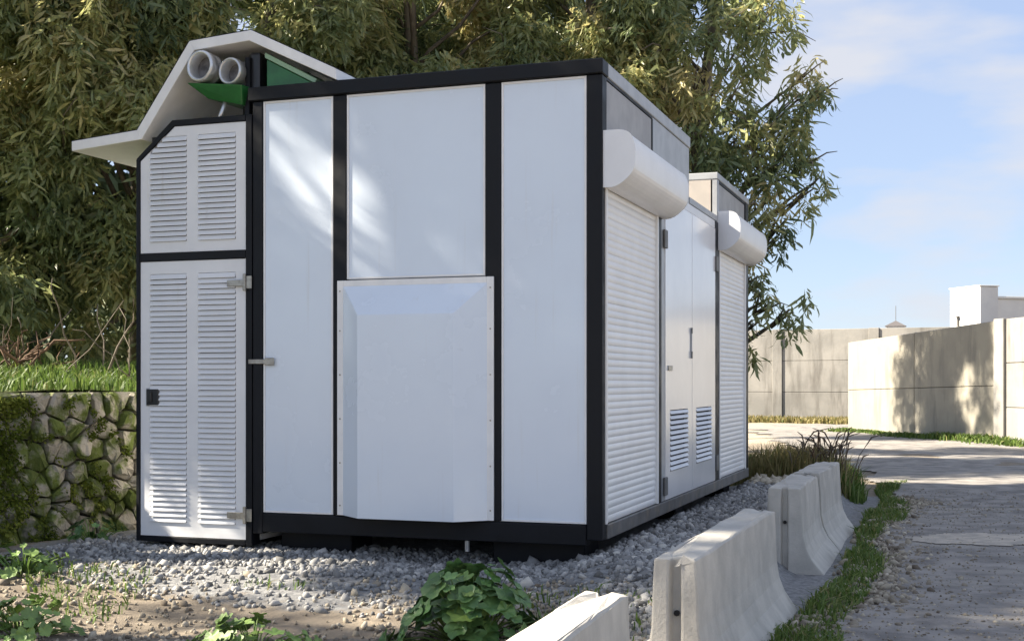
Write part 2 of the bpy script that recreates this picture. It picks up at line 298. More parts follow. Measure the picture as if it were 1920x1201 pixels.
# ------------------------------------------------------------------ dry-stone wall: every stone a piece
def clip_poly(poly, a, b, c):        # keep a*x+b*y <= c
    out = []
    for i in range(len(poly)):
        p, q = poly[i], poly[(i+1)%len(poly)]; dp, dq = a*p[0]+b*p[1]-c, a*q[0]+b*q[1]-c
        if dp <= 0: out.append(p)
        if dp*dq < 0: t = dp/(dp-dq); out.append((p[0]+t*(q[0]-p[0]), p[1]+t*(q[1]-p[1])))
    return out
def stone_wall():
    root = empty('stone_retaining_wall', (WP0.x, WP0.y, -.25), math.atan2(WDIR.y, WDIR.x))
    tag(root, 'mossy dry-stone retaining wall below the grassy terrace beside the louvred cabinet', 'wall')
    hgt = 1.17; MB().box(0,WLEN,.13,.45,0,hgt-.03).build('wall_core', M['wallcore'], root)
    pts = []; r = random.Random(5); z = .04
    while z < hgt-.05:
        rowh = r.uniform(.10,.20); x = r.uniform(0,.15)
        while x < WLEN:
            w = r.choice((r.uniform(.07,.13),r.uniform(.12,.24),r.uniform(.20,.36))); pts.append((x+w/2, z+rowh/2+r.uniform(-.06,.06), w)); x += w
        z += rowh
    n = 0
    for i, (px, pz, w) in enumerate(pts):
        poly = [(px-.25,max(0,pz-.2)),(px+.25,max(0,pz-.2)),(px+.25,min(hgt,pz+.2)),(px-.25,min(hgt,pz+.2))]
        for j, (qx, qz, w2) in enumerate(pts):
            if i == j or abs(qx-px) > .5 or abs(qz-pz) > .4: continue
            a, b = qx-px, qz-pz; c = ((qx*qx-px*px)+(qz*qz-pz*pz))/2
            poly = clip_poly(poly, a, b, c-.009*math.hypot(a,b))
            if len(poly) < 3: break
        if len(poly) < 3: continue
        cx = sum(p[0] for p in poly)/len(poly); cz = sum(p[1] for p in poly)/len(poly)
        poly = [(p[0]-cx, p[1]-cz) for p in poly]
        # round corners: midpoint subdivision once
        q = []
        for k in range(len(poly)):
            a, b = poly[k], poly[(k+1)%len(poly)]
            k1 = r.uniform(.04,.22); k2 = r.uniform(.04,.22); q += [(a[0]*(1-k1)+b[0]*k1, a[1]*(1-k1)+b[1]*k1), (a[0]*k2+b[0]*(1-k2), a[1]*k2+b[1]*(1-k2))]
        m = len(q); pr = r.uniform(.015,.06); tx, tz = r.uniform(-.12,.12), r.uniform(-.12,.12)
        vs = [(x, .10, zz) for x, zz in q]+[(x*1.0, .02-pr*.35+tx*x+tz*zz, zz*1.0) for x, zz in q]
        kk = r.uniform(.70,.90); vs += [(x*kk+r.uniform(-.012,.012), -pr+.02+2.2*tx*x+2.2*tz*zz+r.uniform(-.016,.016), zz*kk+r.uniform(-.012,.012)) for x, zz in q]+[(r.uniform(-.02,.02),-pr+r.uniform(-.012,.022),r.uniform(-.02,.02))]
        fs = [(k,(k+1)%m,(k+1)%m+m,k+m) for k in range(m)]+[(k+m,(k+1)%m+m,(k+1)%m+2*m,k+2*m) for k in range(m)]+[(k+2*m,(k+1)%m+2*m,3*m) for k in range(m)]
        b = MB(); b.add(vs, fs); b.build('stone', M['stone'], root, loc=(cx, .05, cz)); n += 1
    # loose cap stones
    return root
swall = stone_wall()

# ------------------------------------------------------------------ the cabin
cabin = empty('equipment_cabin', (0,0,0))
tag(cabin, 'white panelled equipment cabin in black steel frame with roller shutters on its side', 'cabin')
B = M['black']; W = M['white']
# bodies behind the skins
MB().box(-2.47,-.035,.04,2.78,.04,2.97).build('body', M['white_trim'], cabin, .004)
MB().box(-2.47,-.035,2.785,4.12,.04,2.50).build('body', M['white_trim'], cabin, .004)
MB().box(-2.47,-.035,4.125,5.96,.04,2.90).build('body', M['white_trim'], cabin, .004)
MB().prism_y([(-3.468,-.12),(-2.545,-.12),(-2.545,2.84),(-3.17,2.84),(-3.468,2.60)], .045, 2.4).build('annex_body', M['white_trim'], cabin, .004)
# front frame
box('corner_post', -.099,.004,-.012,.10,-.01,2.962, B, cabin, .005)
box('corner_post', -2.530,-2.453,-.012,.10,-.06,2.962, B, cabin, .005)
box('corner_post', -2.585,-2.536,-.016,.10,-.147,2.878, B, cabin, .004)
box('annex_post', -3.490,-3.462,-.016,.06,-.147,2.612, B, cabin, .003)
box('mullion', -1.903,-1.806,-.010,.05,.092,2.958, B, cabin, .003)
box('mullion', -.790,-.684,-.010,.05,.092,2.958, B, cabin, .003)
box('top_beam', -2.56,.010,-.030,.12,2.966,3.062, B, cabin, .006)
box('base_beam', -2.45,-.102,-.014,.10,-.045,.086, B, cabin, .005)
box('annex_base_beam', -3.459,-2.588,-.014,.06,-.147,-.110, B, cabin, .003)
box('annex_mid_beam', -3.459,-2.588,-.014,.06,1.872,1.928, B, cabin, .003)
MB().prism_y([(-3.492,2.615),(-3.462,2.603),(-3.172,2.836),(-2.588,2.836),(-2.588,2.878),(-3.188,2.878)], -.014,.06).build('annex_top_beam', B, cabin, .003)
# front panels with their light edge trims
def panel(x0,x1,z0,z1):
    p = box('wall_panel', x0,x1,.004,.038,z0,z1, W, cabin, .003); t = .016
    m = MB()
    for a in ((x0+.002,x0+t,z0+.002,z1-.002),(x1-t,x1-.002,z0+.002,z1-.002),(x0+t+.001,x1-t-.001,z0+.002,z0+t),(x0+t+.001,x1-t-.001,z1-t,z1-.002)):
        m.box(a[0],a[1],-.004,.003,a[2],a[3])
    m.build('edge_trim', M['white_trim'], p, .001)
    return p
panel(-2.451,-1.905,.090,2.962); panel(-1.804,-.792,1.700,2.962); panel(-.682,-.101,.090,2.962)
# bulging hood over the middle bay
hood = empty('hood'); hood.parent = cabin
fx0,fx1,fz0,fz1 = -1.866,-.728,.094,1.692; ix0,ix1,iz1,d = -1.652,-.962,1.450,-.150
MB().box(fx0,fx0+.05,-.024,-.012,fz0,fz1).box(fx1-.05,fx1,-.024,-.012,fz0,fz1).box(fx0+.051,fx1-.051,-.024,-.012,fz1-.04,fz1).build('flange', M['white_trim'], hood, .002)
a0,a1,at = fx0+.04,fx1-.04,fz1-.035
MB().add([(a0,-.020,fz0),(a1,-.020,fz0),(a1,-.020,at),(a0,-.020,at),(ix0,d,fz0-.004),(ix1,d,fz0-.004),(ix1,d,iz1),(ix0,d,iz1)],
         [(4,5,6,7),(0,4,7,3),(5,1,2,6),(7,6,2,3)]).build('hood_shell', W, hood, .006, seg=2)
box('back_sheet', fx0+.02,fx1-.02,.0,.02,fz0,fz1-.02, M['white_trim'], hood)
rb = MB().tube([(0,0,0),(0,-.004,0)], .006, 6).mesh('rivet', M['steel'])
for z in (.16,.45,.75,1.05,1.35,1.62):
    for x in (fx0+.022, fx1-.022): link('rivet', rb, hood, (x,-.024,z))
# louvred doors on the annex
def louvre_mesh(w, h=.030, dep=.020):
    return MB().prism_x([(0,h*.5),(-.004,h*.5+.002),(-dep,-h*.5+.002),(-dep,-h*.5-.003),(-dep+.004,-h*.5-.003),(0,h*.5-.006)],-w/2,w/2).mesh('louvre_slat', M['white_door'])
lower = empty('louvred_door'); lower.parent = cabin
X0,X1,Z0,Z1 = -3.458,-2.589,-.106,1.868; c1,c2,c3,c4 = -3.376,-3.072,-2.975,-2.671; lz0,lz1 = -.005,1.778
m = MB(); y0,y1 = -.004,.022
for a in ((X0,c1,Z0,Z1),(c2,c3,Z0,Z1),(c4,X1,Z0,Z1),(c1,c2,Z0,lz0),(c1,c2,lz1,Z1),(c3,c4,Z0,lz0),(c3,c4,lz1,Z1)): m.box(a[0],a[1],y0,y1,a[2],a[3])
m.build('door_leaf', M['white_door'], lower)
MB().box(c1-.01,c4+.01,.030,.040,lz0-.01,lz1+.01).build('vent_back', M['dark'], lower)
lm = louvre_mesh(.302); n = 47; pitch = (lz1-lz0)/n
for col in ((c1+c2)/2,(c3+c4)/2):
    for k in range(n): link('louvre_slat', lm, lower, (col, .004, lz0+pitch*(k+.5)), rot=(random.gauss(0,.035),random.gauss(0,.0022),0))
def hinge(x, z, w=.20, parent=None, y=-.018):
    h = MB().box(x-w*.72,x-.012,y-.008,y,z-.026,z+.018).box(x-.010,x+.012,y-.020,y,z-.060,z+.060).box(x+.013,x+.055,y-.010,y,z-.045,z+.045)
    return h.build('hinge', M['steel'], parent, .003)
hinge(-2.585,1.70,.20,lower,-.020); hinge(-2.585,.068,.20,lower,-.020)
lt = MB().box(-3.402,-3.300,-.022,-.006,.835,.950).box(-3.385,-3.350,-.034,-.023,.855,.932).build('latch', M['latch'], lower, .004)
box('latch_plate', -3.408,-3.294,-.011,-.0055,.828,.957, M['grey_trim'], lower, .001)
upper = empty('louvred_hatch'); upper.parent = cabin
U0,U1 = 1.932,2.832
m = MB(); vz0,vz1 = 2.010,2.764
for a in ((-3.458,c1,U0,2.598),(c2,c3,U0,U1),(c4,X1,U0,U1),(c1,c2,U0,vz0),(c3,c4,U0,vz0),(c3,c4,vz1,U1)): m.box(a[0],a[1],y0,y1,a[2],a[3])
m.prism_y([(-3.458,2.5985),(c1,2.5985),(c1,2.66),(-3.39,2.6536)], y0, y1); m.prism_y([(-3.39,2.6536),(c1,2.66),(-3.262,vz1),(-3.170,U1)], y0, y1); m.prism_y([(-3.262,vz1),(c2,vz1),(c2,U1),(-3.170,U1)], y0, y1)
m.build('door_leaf', M['white_door'], upper)
MB().box(c1-.01,c4+.01,.030,.040,vz0-.01,vz1+.01).build('vent_back', M['dark'], upper)
n2 = 20; p2 = (vz1-vz0)/n2
for k in range(n2):
    z = vz0+p2*(k+.5); link('louvre_slat', lm, upper, ((c3+c4)/2,.004,z))
    lx = max(c1, c1+(z+.01-2.66)*1.10); w = c2-lx
    link('louvre_slat', lm, upper, ((lx+c2)/2,.004,z), scale=(w/.302,1,1))
MB().box(-2.56,-2.425,-.022,-.013,1.128,1.160).box(-2.43,-2.36,-.020,-.006,1.118,1.170).build('door_bolt', M['steel'], cabin, .003)
# raised canopy over the annex: four thick leaves
can = empty('canopy'); can.parent = cabin
P = [(-4.037,2.775),(-3.470,2.822),(-3.030,3.428),(-2.531,3.462),(-1.870,3.140)]; tk = .072
def offs(i):
    def nrm(a,b): dx,dz = b[0]-a[0],b[1]-a[1]; L = math.hypot(dx,dz); return (dz/L,-dx/L)
    if i == 0: n_ = nrm(P[0],P[1]); return (P[0][0]+n_[0]*tk*.1, P[0][1]+n_[1]*tk)
    if i == len(P)-1: return (P[i][0], P[i][1]-.075)
    a = nrm(P[i-1],P[i]); b = nrm(P[i],P[i+1]); c = 1+a[0]*b[0]+a[1]*b[1]
    return (P[i][0]+tk*(a[0]+b[0])/c, P[i][1]+tk*(a[1]+b[1])/c)
Q = [offs(i) for i in range(len(P))]
for i in range(4):
    MB().prism_y([Q[i],Q[i+1],P[i+1],P[i]], -.035, 2.3).build('canopy_panel', M['white_trim'], can, .003)
    dx, dz = P[i+1][0]-P[i][0], P[i+1][1]-P[i][1]; L = math.hypot(dx,dz); nx, nz = -dz/L*.006, dx/L*.006; e = .01
    MB().prism_y([(P[i][0]+nx*.3,P[i][1]+nz*.3),(P[i+1][0]+nx*.3,P[i+1][1]+nz*.3),(P[i+1][0]+nx,P[i+1][1]+nz),(P[i][0]+nx,P[i][1]+nz)], -.033, 2.3).build('roof_felt', M['dark'], can)
MB().box(-3.06,-3.03,.9,.94,2.84,3.36).box(-2.62,-2.58,.9,.94,2.84,3.38).build('canopy_strut', B, can)
MB().box(-2.63,-2.592,.05,.10,2.88,3.30).build('canopy_strut', B, can, .004)
# side wall (the +X face): fascias, posts, rails
box('fascia_panel', -.020,-.002,.10,1.395,2.26,2.945, M['grey_panel'], cabin)
box('fascia_joint', -.022,.003,1.398,1.432,2.42,2.950, B, cabin, .002)
box('fascia_joint', -.022,.003,.10,1.396,2.948,2.966, B, cabin, .002)
box('fascia_panel', -.020,.000,1.435,2.790,2.425,2.965, M['grey_trim'], cabin)
box('roof_edge', -.10,.010,.122,2.800,2.968,3.060, M['grey_trim'], cabin, .005)
box('roof_edge', -2.52,.006,2.803,4.115,2.505,2.560, M['grey_trim'], cabin, .004)
box('fascia_panel', -2.45,-.04,4.105,4.122,2.56,2.905, M['tan_panel'], cabin)
box('fascia_panel', -.020,-.002,4.20,5.74,2.26,2.875, M['grey_panel'], cabin)
box('roof_edge', -2.52,.010,4.100,5.985,2.906,2.968, M['grey_trim'], cabin, .005)
box('fascia_joint', -.022,.003,4.20,5.74,2.878,2.904, B, cabin, .002)
box('corner_post', -.06,.004,4.105,4.195,2.42,2.903, M['grey_trim'], cabin, .003)
box('roof_sheet', -2.50,-.11,.125,2.79,2.975,3.035, M['grey_trim'], cabin)
box('side_post', -.05,.008,1.575,1.700,.085,2.255, B, cabin, .004)
box('side_post', -.05,.004,1.703,1.830,.085,2.420, M['grey_trim'], cabin, .004)
box('side_post', -.05,.008,3.985,4.185,.085,2.500, B, cabin, .004)
box('side_post', -.05,.008,5.765,5.960,.085,2.903, B, cabin, .004)
box('door_header', -.04,.004,1.835,3.980,2.430,2.500, M['white_door'], cabin, .003)
MB().box(-.10,.012,.102,5.97,-.012,.082).build('base_rail', M['rail'], cabin, .005)
MB().box(-2.47,-2.40,.102,5.97,-.04,.04).build('base_rail', M['rail'], cabin, .005)
for yy in (1.1,2.6,4.1,5.5): MB().box(-2.39,-.11,yy,yy+.08,-.06,.035).build('cross_member', B, cabin, .004)
for (x0,x1,yy) in ((-.80,-.16,.16),(-2.40,-1.85,.16),(-.62,-.16,3.0),(-2.40,-1.9,3.0),(-.62,-.16,5.4)):
    MB().box(x0,x1,yy,yy+.35,-.30,-.048).build('support_block', B, cabin, .008)
MB().tube([(-.93,.02,-.02),(-.93,.02,-.12)], .016, 8).build('drain_pipe', M['alu'], cabin)
# roller shutters
def shutter(s0, s1, ztop, zbot):
    r = empty('roller_shutter'); r.parent = cabin
    n = 48; p = (ztop-zbot)/n; prof = []
    for k in range(6):
        t = k/5; prof.append((.006+.007*math.sin(math.pi*(.12+.80*t)), p*(.985*t)))
    pts = [(x, z) for x, z in prof]+[(-.004, p*.985),(-.004, 0)]
    L = s1-s0-.06
    vs = [(x,-L/2,z) for x,z in pts]+[(x,L/2,z) for x,z in pts]; k = len(pts)
    me = MB().add(vs, [tuple(range(k)), tuple(range(2*k-1,k-1,-1))]+[(i,(i+1)%k,(i+1)%k+k,i+k) for i in range(k)]).mesh('shutter_slat', M['shutter'])
    for i in range(n): link('shutter_slat', me, r, (-.016+random.gauss(0,.0007),(s0+s1)/2,zbot+i*p), rot=(random.gauss(0,.0006),random.gauss(0,.012),0))
    box('guide_rail', -.03,.016,s0,s0+.032,zbot,ztop, M['shutter'], r, .003); box('guide_rail', -.03,.016,s1-.032,s1,zbot,ztop, M['shutter'], r, .003)
    b0, b1 = s0-.045, s1+.13
    # octagonal box
    pr = [(.004,2.245),(.095,2.245),(.200,2.330),(.215,2.400),(.215,2.515),(.165,2.600),(.004,2.600)]
    for _ in range(2):
        q = [pr[0]]
        for a_, c_ in zip(pr[:-1], pr[1:]): q += [(a_[0]*.75+c_[0]*.25, a_[1]*.75+c_[1]*.25), (a_[0]*.25+c_[0]*.75, a_[1]*.25+c_[1]*.75)]
        pr = q+[pr[-1]]
    k = len(pr); vs = [(x,b0,z) for x,z in pr]+[(x,b1,z) for x,z in pr]
    bx = MB().add(vs, [tuple(range(k)), tuple(range(2*k-1,k-1,-1))]+[(i,(i+1)%k,(i+1)%k+k,i+k) for i in range(k)]).build('shutter_box', M['shutter'], r, .004)
    for yy in (b0-.006, b1+.001):
        vs = [(x*1.01,yy,2.42+(z-2.42)*1.03) for x,z in pr]+[(x*1.01,yy+.005,2.42+(z-2.42)*1.03) for x,z in pr]
        MB().add(vs, [tuple(range(k)), tuple(range(2*k-1,k-1,-1))]+[(i,(i+1)%k,(i+1)%k+k,i+k) for i in range(k)]).build('end_cap', M['white_door'], r, .001)
shutter(.055,1.570,2.30,.088); shutter(4.190,5.760,2.30,.088)
# double doors between the shutters
lv = {}
def side_door(s0, s1, v0, v1, v20, v21, handle):
    r = empty('side_door'); r.parent = cabin; y = (-.012,.008); z0,z1,zb,zt = .090,2.425,.300,.782
    m = MB()
    for a in ((s0,v0,z0,z1),(v1,s1,z0,z1),(v0,v1,z0,zb),(v0,v1,zt,z1)): m.box(y[0],y[1],a[0],a[1],a[2],a[3])
    m.build('door_leaf', M['door_white'], r)
    MB().box(-.03,-.024,v0-.01,v1+.01,zb-.01,zt+.01).build('vent_back', M['dark'], r)
    nn = 12; pp = (zt-zb)/nn; w = v1-v0
    me = MB()
    h = .021; me.add([(0,-w/2,h*.6),(.016,-w/2,-h*.5),(.012,-w/2,-h*.5-.004),(-.004,-w/2,h*.6-.006),(0,w/2,h*.6),(.016,w/2,-h*.5),(.012,w/2,-h*.5-.004),(-.004,w/2,h*.6-.006)],
                     [(0,1,2,3),(7,6,5,4),(0,4,5,1),(1,5,6,2),(2,6,7,3),(3,7,4,0)])
    me = me.mesh('louvre_slat', M['white_door'])
    for k in range(nn): link('louvre_slat', me, r, (.002,(v0+v1)/2,zb+pp*(k+.5)))
    if handle:
        MB().box(.009,.018,s1-.065,s1-.045,1.20,1.46).build('handle', M['grey_trim'], r, .004)
        MB().box(.019,.024,s1-.066,s1-.044,1.20,1.26).box(.019,.024,s1-.066,s1-.044,1.41,1.46).build('handle_clip', M['latch'], r, .002)
        MB().box(.009,.018,s0+.08,s0+.22,1.09,1.13).build('door_bolt', M['steel'], r, .002)
    return r
side_door(1.838,2.878,2.010,2.705,0,0,True); side_door(2.892,3.978,3.070,3.780,0,0,False)
for (yy,zz) in ((1.80,.20),(1.80,2.1),(4.02,.25),(4.02,2.1)): MB().box(.009,.026,yy-.05,yy+.05,zz-.07,zz+.07).build('hinge', M['rail'], cabin, .003)

# machine under the canopy: green housing with two round pale duct ends
mach = empty('green_blower', (-2.80,.10,2.88))
tag(mach, 'green machine with two round pale duct mouths under the raised white canopy', 'machine')
def duct(c, ax, r, L):
    c = Vector(c); ax = Vector(ax).normalized(); n = 28; m = MB()
    a = ax.cross(Vector((0,0,1))).normalized(); b = a.cross(ax).normalized()
    rings = [(-.13,r*.72),(.0,r*.78),(.010,r*.86),(.006,r*.96),(-.008,r),(-.055,r),(-.062,r*.93),(-.10,r*.93),(-.105,r*.98),(-.125,r*.98),(-.13,r*.92),(-L,r*.92)]
    vs = []; fs = []
    for t, rr in rings:
        p = c+ax*t; vs += [tuple(p+a*rr*math.cos(q*2*math.pi/n)+b*rr*math.sin(q*2*math.pi/n)) for q in range(n)]
    for i in range(len(rings)-1):
        for q in range(n): fs.append((i*n+q,i*n+(q+1)%n,(i+1)*n+(q+1)%n,(i+1)*n+q))
    fs.append(tuple(range((len(rings)-1)*n,len(rings)*n)))
    o = m.add(vs,fs).build('duct', M['alu'], mach, smooth=True)
    p = c-ax*.085; MB().tube([p, p-ax*.01], r*.735, 20).build('grille', M['rubber'], o)
    return o
duct((-.125,-.165,.355), (-.10,-.99,.03), .113, .40); duct((.085,-.11,.315), (-.10,-.99,.03), .098, .40)
MB().add([(-.235,-.17,.245),(.20,-.14,.205),(.24,.40,.22),(-.20,.42,.26),(-.10,-.10,.135),(.17,-.08,.075),(.20,.36,.08),(-.06,.38,.14)],
         [(0,1,2,3),(4,7,6,5),(0,4,5,1),(1,5,6,2),(2,6,7,3),(3,7,4,0)]).build('housing', M['green'], mach, .012, seg=2)
MB().tube([(.02,-.06,.11),(-.02,-.06,.02),(-.03,-.06,-.02)], .016, 8).build('outlet_pipe', M['alu'], mach, smooth=True)
MB().tube([(.13,.05,.10),(.13,.05,-.04)], .03, 8).build('support_leg', B, mach)
MB().box(.19,.275,-.02,.25,.19,.455).build('motor', M['latch'], mach, .018, seg=2)
ch = MB().prism_y([(.335,.19),(.72,.19),(.335,.395)], -.03, .8).build('chute', M['green'], mach, .004)
MB().prism_y([(.325,.405),(.72,.195),(.735,.225),(.325,.443)], -.04,.82).build('chute_rim', mat('pale_green',(0.30,0.48,0.34),rough=.4), ch, .003)

# ------------------------------------------------------------------ concrete barriers
def barrier(x, y, L, ztop, zbase, rz, label, tilt=0, seed=1, wide=1.0):
    r = random.Random(seed); root = empty('concrete_barrier', (x,y,zbase), rz); root.rotation_euler[0] = tilt; tag(root, label, 'barrier', 'concrete barriers along the gravel lane')
    h = ztop-zbase; prof = [(-.12,.225),(.04,.222),(.08,.195),(.15,.148),(.23,.118),(.32,.103),(h*.8,.096),(h-.012,.090),(h,.082)]
    ny = 14; n_, dp = .026, .045; rings = []
    ys = [-L/2+L*k/ny for k in range(ny+1)]; m = MB(); vs = []; cnt = None
    for z, w in prof:
        w *= wide
        ring = [(-w,-L/2),(-n_,-L/2),(-n_*.7,-L/2+dp),(n_*.7,-L/2+dp),(n_,-L/2)]
        ring += [(w,yy) for yy in ys]; ring += [(n_,L/2),(n_*.7,L/2-dp),(-n_*.7,L/2-dp),(-n_,L/2)]; ring += [(-w,yy) for yy in ys[:0:-1]]
        cnt = len(ring)
        for (a,b) in ring:
            j = .0016; cz = 0; ca = 1
            if z > h-.03 and r.random() < .22: cz = -r.uniform(.004,.020); ca = .93
            vs.append((a*ca+r.uniform(-j,j), b+r.uniform(-j,j), z+cz+(r.uniform(-.005,.003) if z > .3 else 0)))
    fs = []
    for i in range(len(prof)-1):
        for q in range(cnt): fs.append((i*cnt+q,i*cnt+(q+1)%cnt,(i+1)*cnt+(q+1)%cnt,(i+1)*cnt+q))
    fs.append(tuple(range((len(prof)-1)*cnt,len(prof)*cnt)))
    m.add(vs, fs); me = bpy.data.meshes.new('body'); me.from_pydata(m.v,[],m.f); me.materials.append(M['concrete'])
    bm = bmesh.new(); bm.from_mesh(me); bmesh.ops.recalc_face_normals(bm, faces=bm.faces)
    es = [e for e in bm.edges if len(e.link_faces)==2 and e.calc_face_angle(0) > .9]
    bmesh.ops.bevel(bm, geom=es, offset=.010, segments=2, affect='EDGES', profile=.6); bm.to_mesh(me); bm.free()
    link('body', me, root)
    for sy in (-1,1): MB().tube([(0,sy*(L/2-dp+.012),h*.62),(0,sy*(L/2-dp-.02),h*.62)], .013, 8).build('lifting_hole', M['dark'], root)
    return root
barrier(.90,-4.23,2.2,.195,-.40, rad(2), 'nearest concrete barrier, only its streaked top and side in the picture', seed=3)
barrier(1.035,-1.48,2.28,.262,-.36, rad(-.5), 'tall pale concrete barrier in front of the first roller shutter, grooved near end facing us', seed=4)
barrier(.985,1.88,1.42,.265,-.38, rad(1), 'shaded concrete barrier beside the louvred side doors with dark grooved end', seed=5, wide=1.25)
barrier(1.0,3.36,1.48,.275,-.38, rad(-1.0), 'last concrete barrier of the row, next to the dry grass tuft', seed=6, wide=1.2)

# ------------------------------------------------------------------ walls and building at the end of the lane
def panel_wall(name, label, p0, p1, zb, zt0, zt1, n, rows, material, post=.18, proud=.05, th=.16):
    p0, p1 = Vector(p0), Vector(p1); d = (p1-p0); L = d.length; root = empty(name, (p0.x,p0.y,zb), math.atan2(d.y,d.x)); tag(root, label, 'wall')
    w = L/n
    for i in range(n):
        for k in range(rows):
            def top(x): return (zt0+(zt1-zt0)*x/L)-zb
            xa, xb = i*w+post/2+.004, (i+1)*w-post/2-.004; f0, f1 = k/rows, (k+1)/rows; g = .012
            v = [(xa,0,top(xa)*f0+g),(xb,0,top(xb)*f0+g),(xb,th,top(xb)*f0+g),(xa,th,top(xa)*f0+g),(xa,0,top(xa)*f1),(xb,0,top(xb)*f1),(xb,th,top(xb)*f1),(xa,th,top(xa)*f1)]
            MB().add(v,[(3,2,1,0),(4,5,6,7),(0,1,5,4),(1,2,6,5),(2,3,7,6),(3,0,4,7)]).build('concrete_panel', material, root, .01)
    for i in range(n+1):
        t = zt0+(zt1-zt0)*i/n-zb; MB().box(i*w-post/2,i*w+post/2,-proud,th+.03,0,t+.015).build('post', material, root, .01)
    v = MB().box(0,L,.10,th-.01,0,min(zt0,zt1)-zb-.05).build('joint_fill', M['wallcore'], root)
    return root
panel_wall('precast_wall', 'long grey precast concrete wall at the far end of the lane, behind the bright slab wall', (-13.85,39.28), (6.0,36.88), -.45,2.84,2.84, 6,3, M['wallcon'], post=.34)
panel_wall('slab_wall', 'pale concrete wall running towards us on the lane side, its far half sunlit', (-.80,29.1), (2.93,22.95), -.55,2.10,2.38, 2,2, M['wallpale'], post=.02, proud=-.01)
panel_wall('pillar_wall', 'grey concrete wall with a thick pillar at the picture edge below the white building', (3.02,22.80), (4.9,19.7), -.55,2.40,2.44, 1,3, M['wallcon'], post=.38, proud=.07)
wb = empty('white_building', (2.82,39.9,-.4), rad(35)); tag(wb, 'white flat-roofed building rising above the concrete wall at the lane end', 'building')
MB().box(0,.74,0,1.76,0,4.74).build('stair_tower', M['plaster'], wb, .02); MB().box(.745,9,.30,1.7,0,4.34).build('wall', M['plaster'], wb, .02)
MB().box(.745,9.05,.24,1.75,4.345,4.43).build('parapet', M['plaster'], wb, .01); MB().box(-.03,.77,-.03,1.79,4.745,4.79).build('parapet', M['plaster'], wb, .01)
MB().box(-.07,-.004,1.20,1.26,3.40,3.72).box(-.16,-.004,1.18,1.28,3.725,3.77).build('lamp_bracket', M['rail'], wb)
hut = empty('roof_cowl', (-.19,44.0,-.4)); tag(hut, 'tiny pointed dark rooftop with a thin mast peeking over the far concrete wall', 'building')
MB().box(-.35,.35,-.35,.35,0,3.55).build('wall', M['plaster'], hut); MB().add([(-.40,-.4,3.553),(.40,-.4,3.553),(.40,.4,3.553),(-.40,.4,3.553),(0,0,3.78)],[(0,1,4),(1,2,4),(2,3,4),(3,0,4),(3,2,1,0)]).build('roof', M['roofdark'], hut)
MB().tube([(0,0,3.74),(0,0,4.35)], .012, 6).build('mast', M['rail'], hut)

# ------------------------------------------------------------------ trees
def unit(a): return a/np.maximum(np.linalg.norm(a,axis=1,keepdims=True),1e-9)
def leaf_arrays(P, D, L, Wd, tint, bend=.9):
    n = len(P); D = unit(D); s = unit(np.cross(D, RNG.normal(size=(n,3)))); nn = np.cross(s, D)
    L = L[:,None]; w = Wd[:,None]
    v0 = P; mid = P+D*L*.38+nn*L*bend*.16; m2 = P+D*L*.72+nn*L*bend*.22; tip = P+D*L+nn*L*bend*.10
    V = np.stack([v0, mid-s*w*.5, mid+s*w*.5, m2-s*w*.36, m2+s*w*.36, tip],1)
    k = (np.arange(n)*6)[:,None]
    T = np.stack([k+[[0,2,1]], k+[[1,2,4]], k+[[1,4,3]], k+[[3,4,5]]],1).reshape(-1,3)
    return V.reshape(-1,3), T, np.repeat(tint,6)
def crown_leaves(clusters, dens=1.0, lsize=1.0, per=11, tone=0.0):
    P=[];D=[];L=[];Wd=[];Ti=[]
    for (cx,cy,cz,r) in clusters:
        nt = max(4,int(66*dens*(r/.35)**2.2)); ct = RNG.normal(.0,.17)+tone
        u = unit(RNG.normal(size=(nt,3)))*(RNG.random((nt,1))**.45); c = np.array([cx,cy,cz])+u*np.array([r,r,r*.95])
        for j in range(nt):
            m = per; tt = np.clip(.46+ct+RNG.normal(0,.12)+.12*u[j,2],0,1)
            off = RNG.normal(size=(m,3))*.035; off[:,2] -= np.linspace(0,.16,m)
            d = RNG.normal(size=(m,3))*np.array([.75,.75,.30])+np.array([0,0,-.80])+u[j]*np.array([.45,.45,.1])
            P.append(c[j]+off); D.append(d); L.append(RNG.lognormal(-1.98,.32,m)*lsize); Wd.append(RNG.lognormal(-3.55,.28,m)*lsize); Ti.append(np.clip(tt+RNG.normal(0,.09,m),0,1))
    return leaf_arrays(np.concatenate(P),np.concatenate(D),np.concatenate(L),np.concatenate(Wd),np.concatenate(Ti))
def limb_curve(a, b, sag, n=6, wig=.06, rr=random):
    a, b = Vector(a), Vector(b); out = []
    for i in range(n):
        t = i/(n-1); p = a.lerp(b,t); p.z += sag*math.sin(math.pi*t); 
        if 0 < i < n-1: p += Vector((rr.uniform(-1,1),rr.uniform(-1,1),rr.uniform(-1,1)))*wig
        out.append(p)
    return out
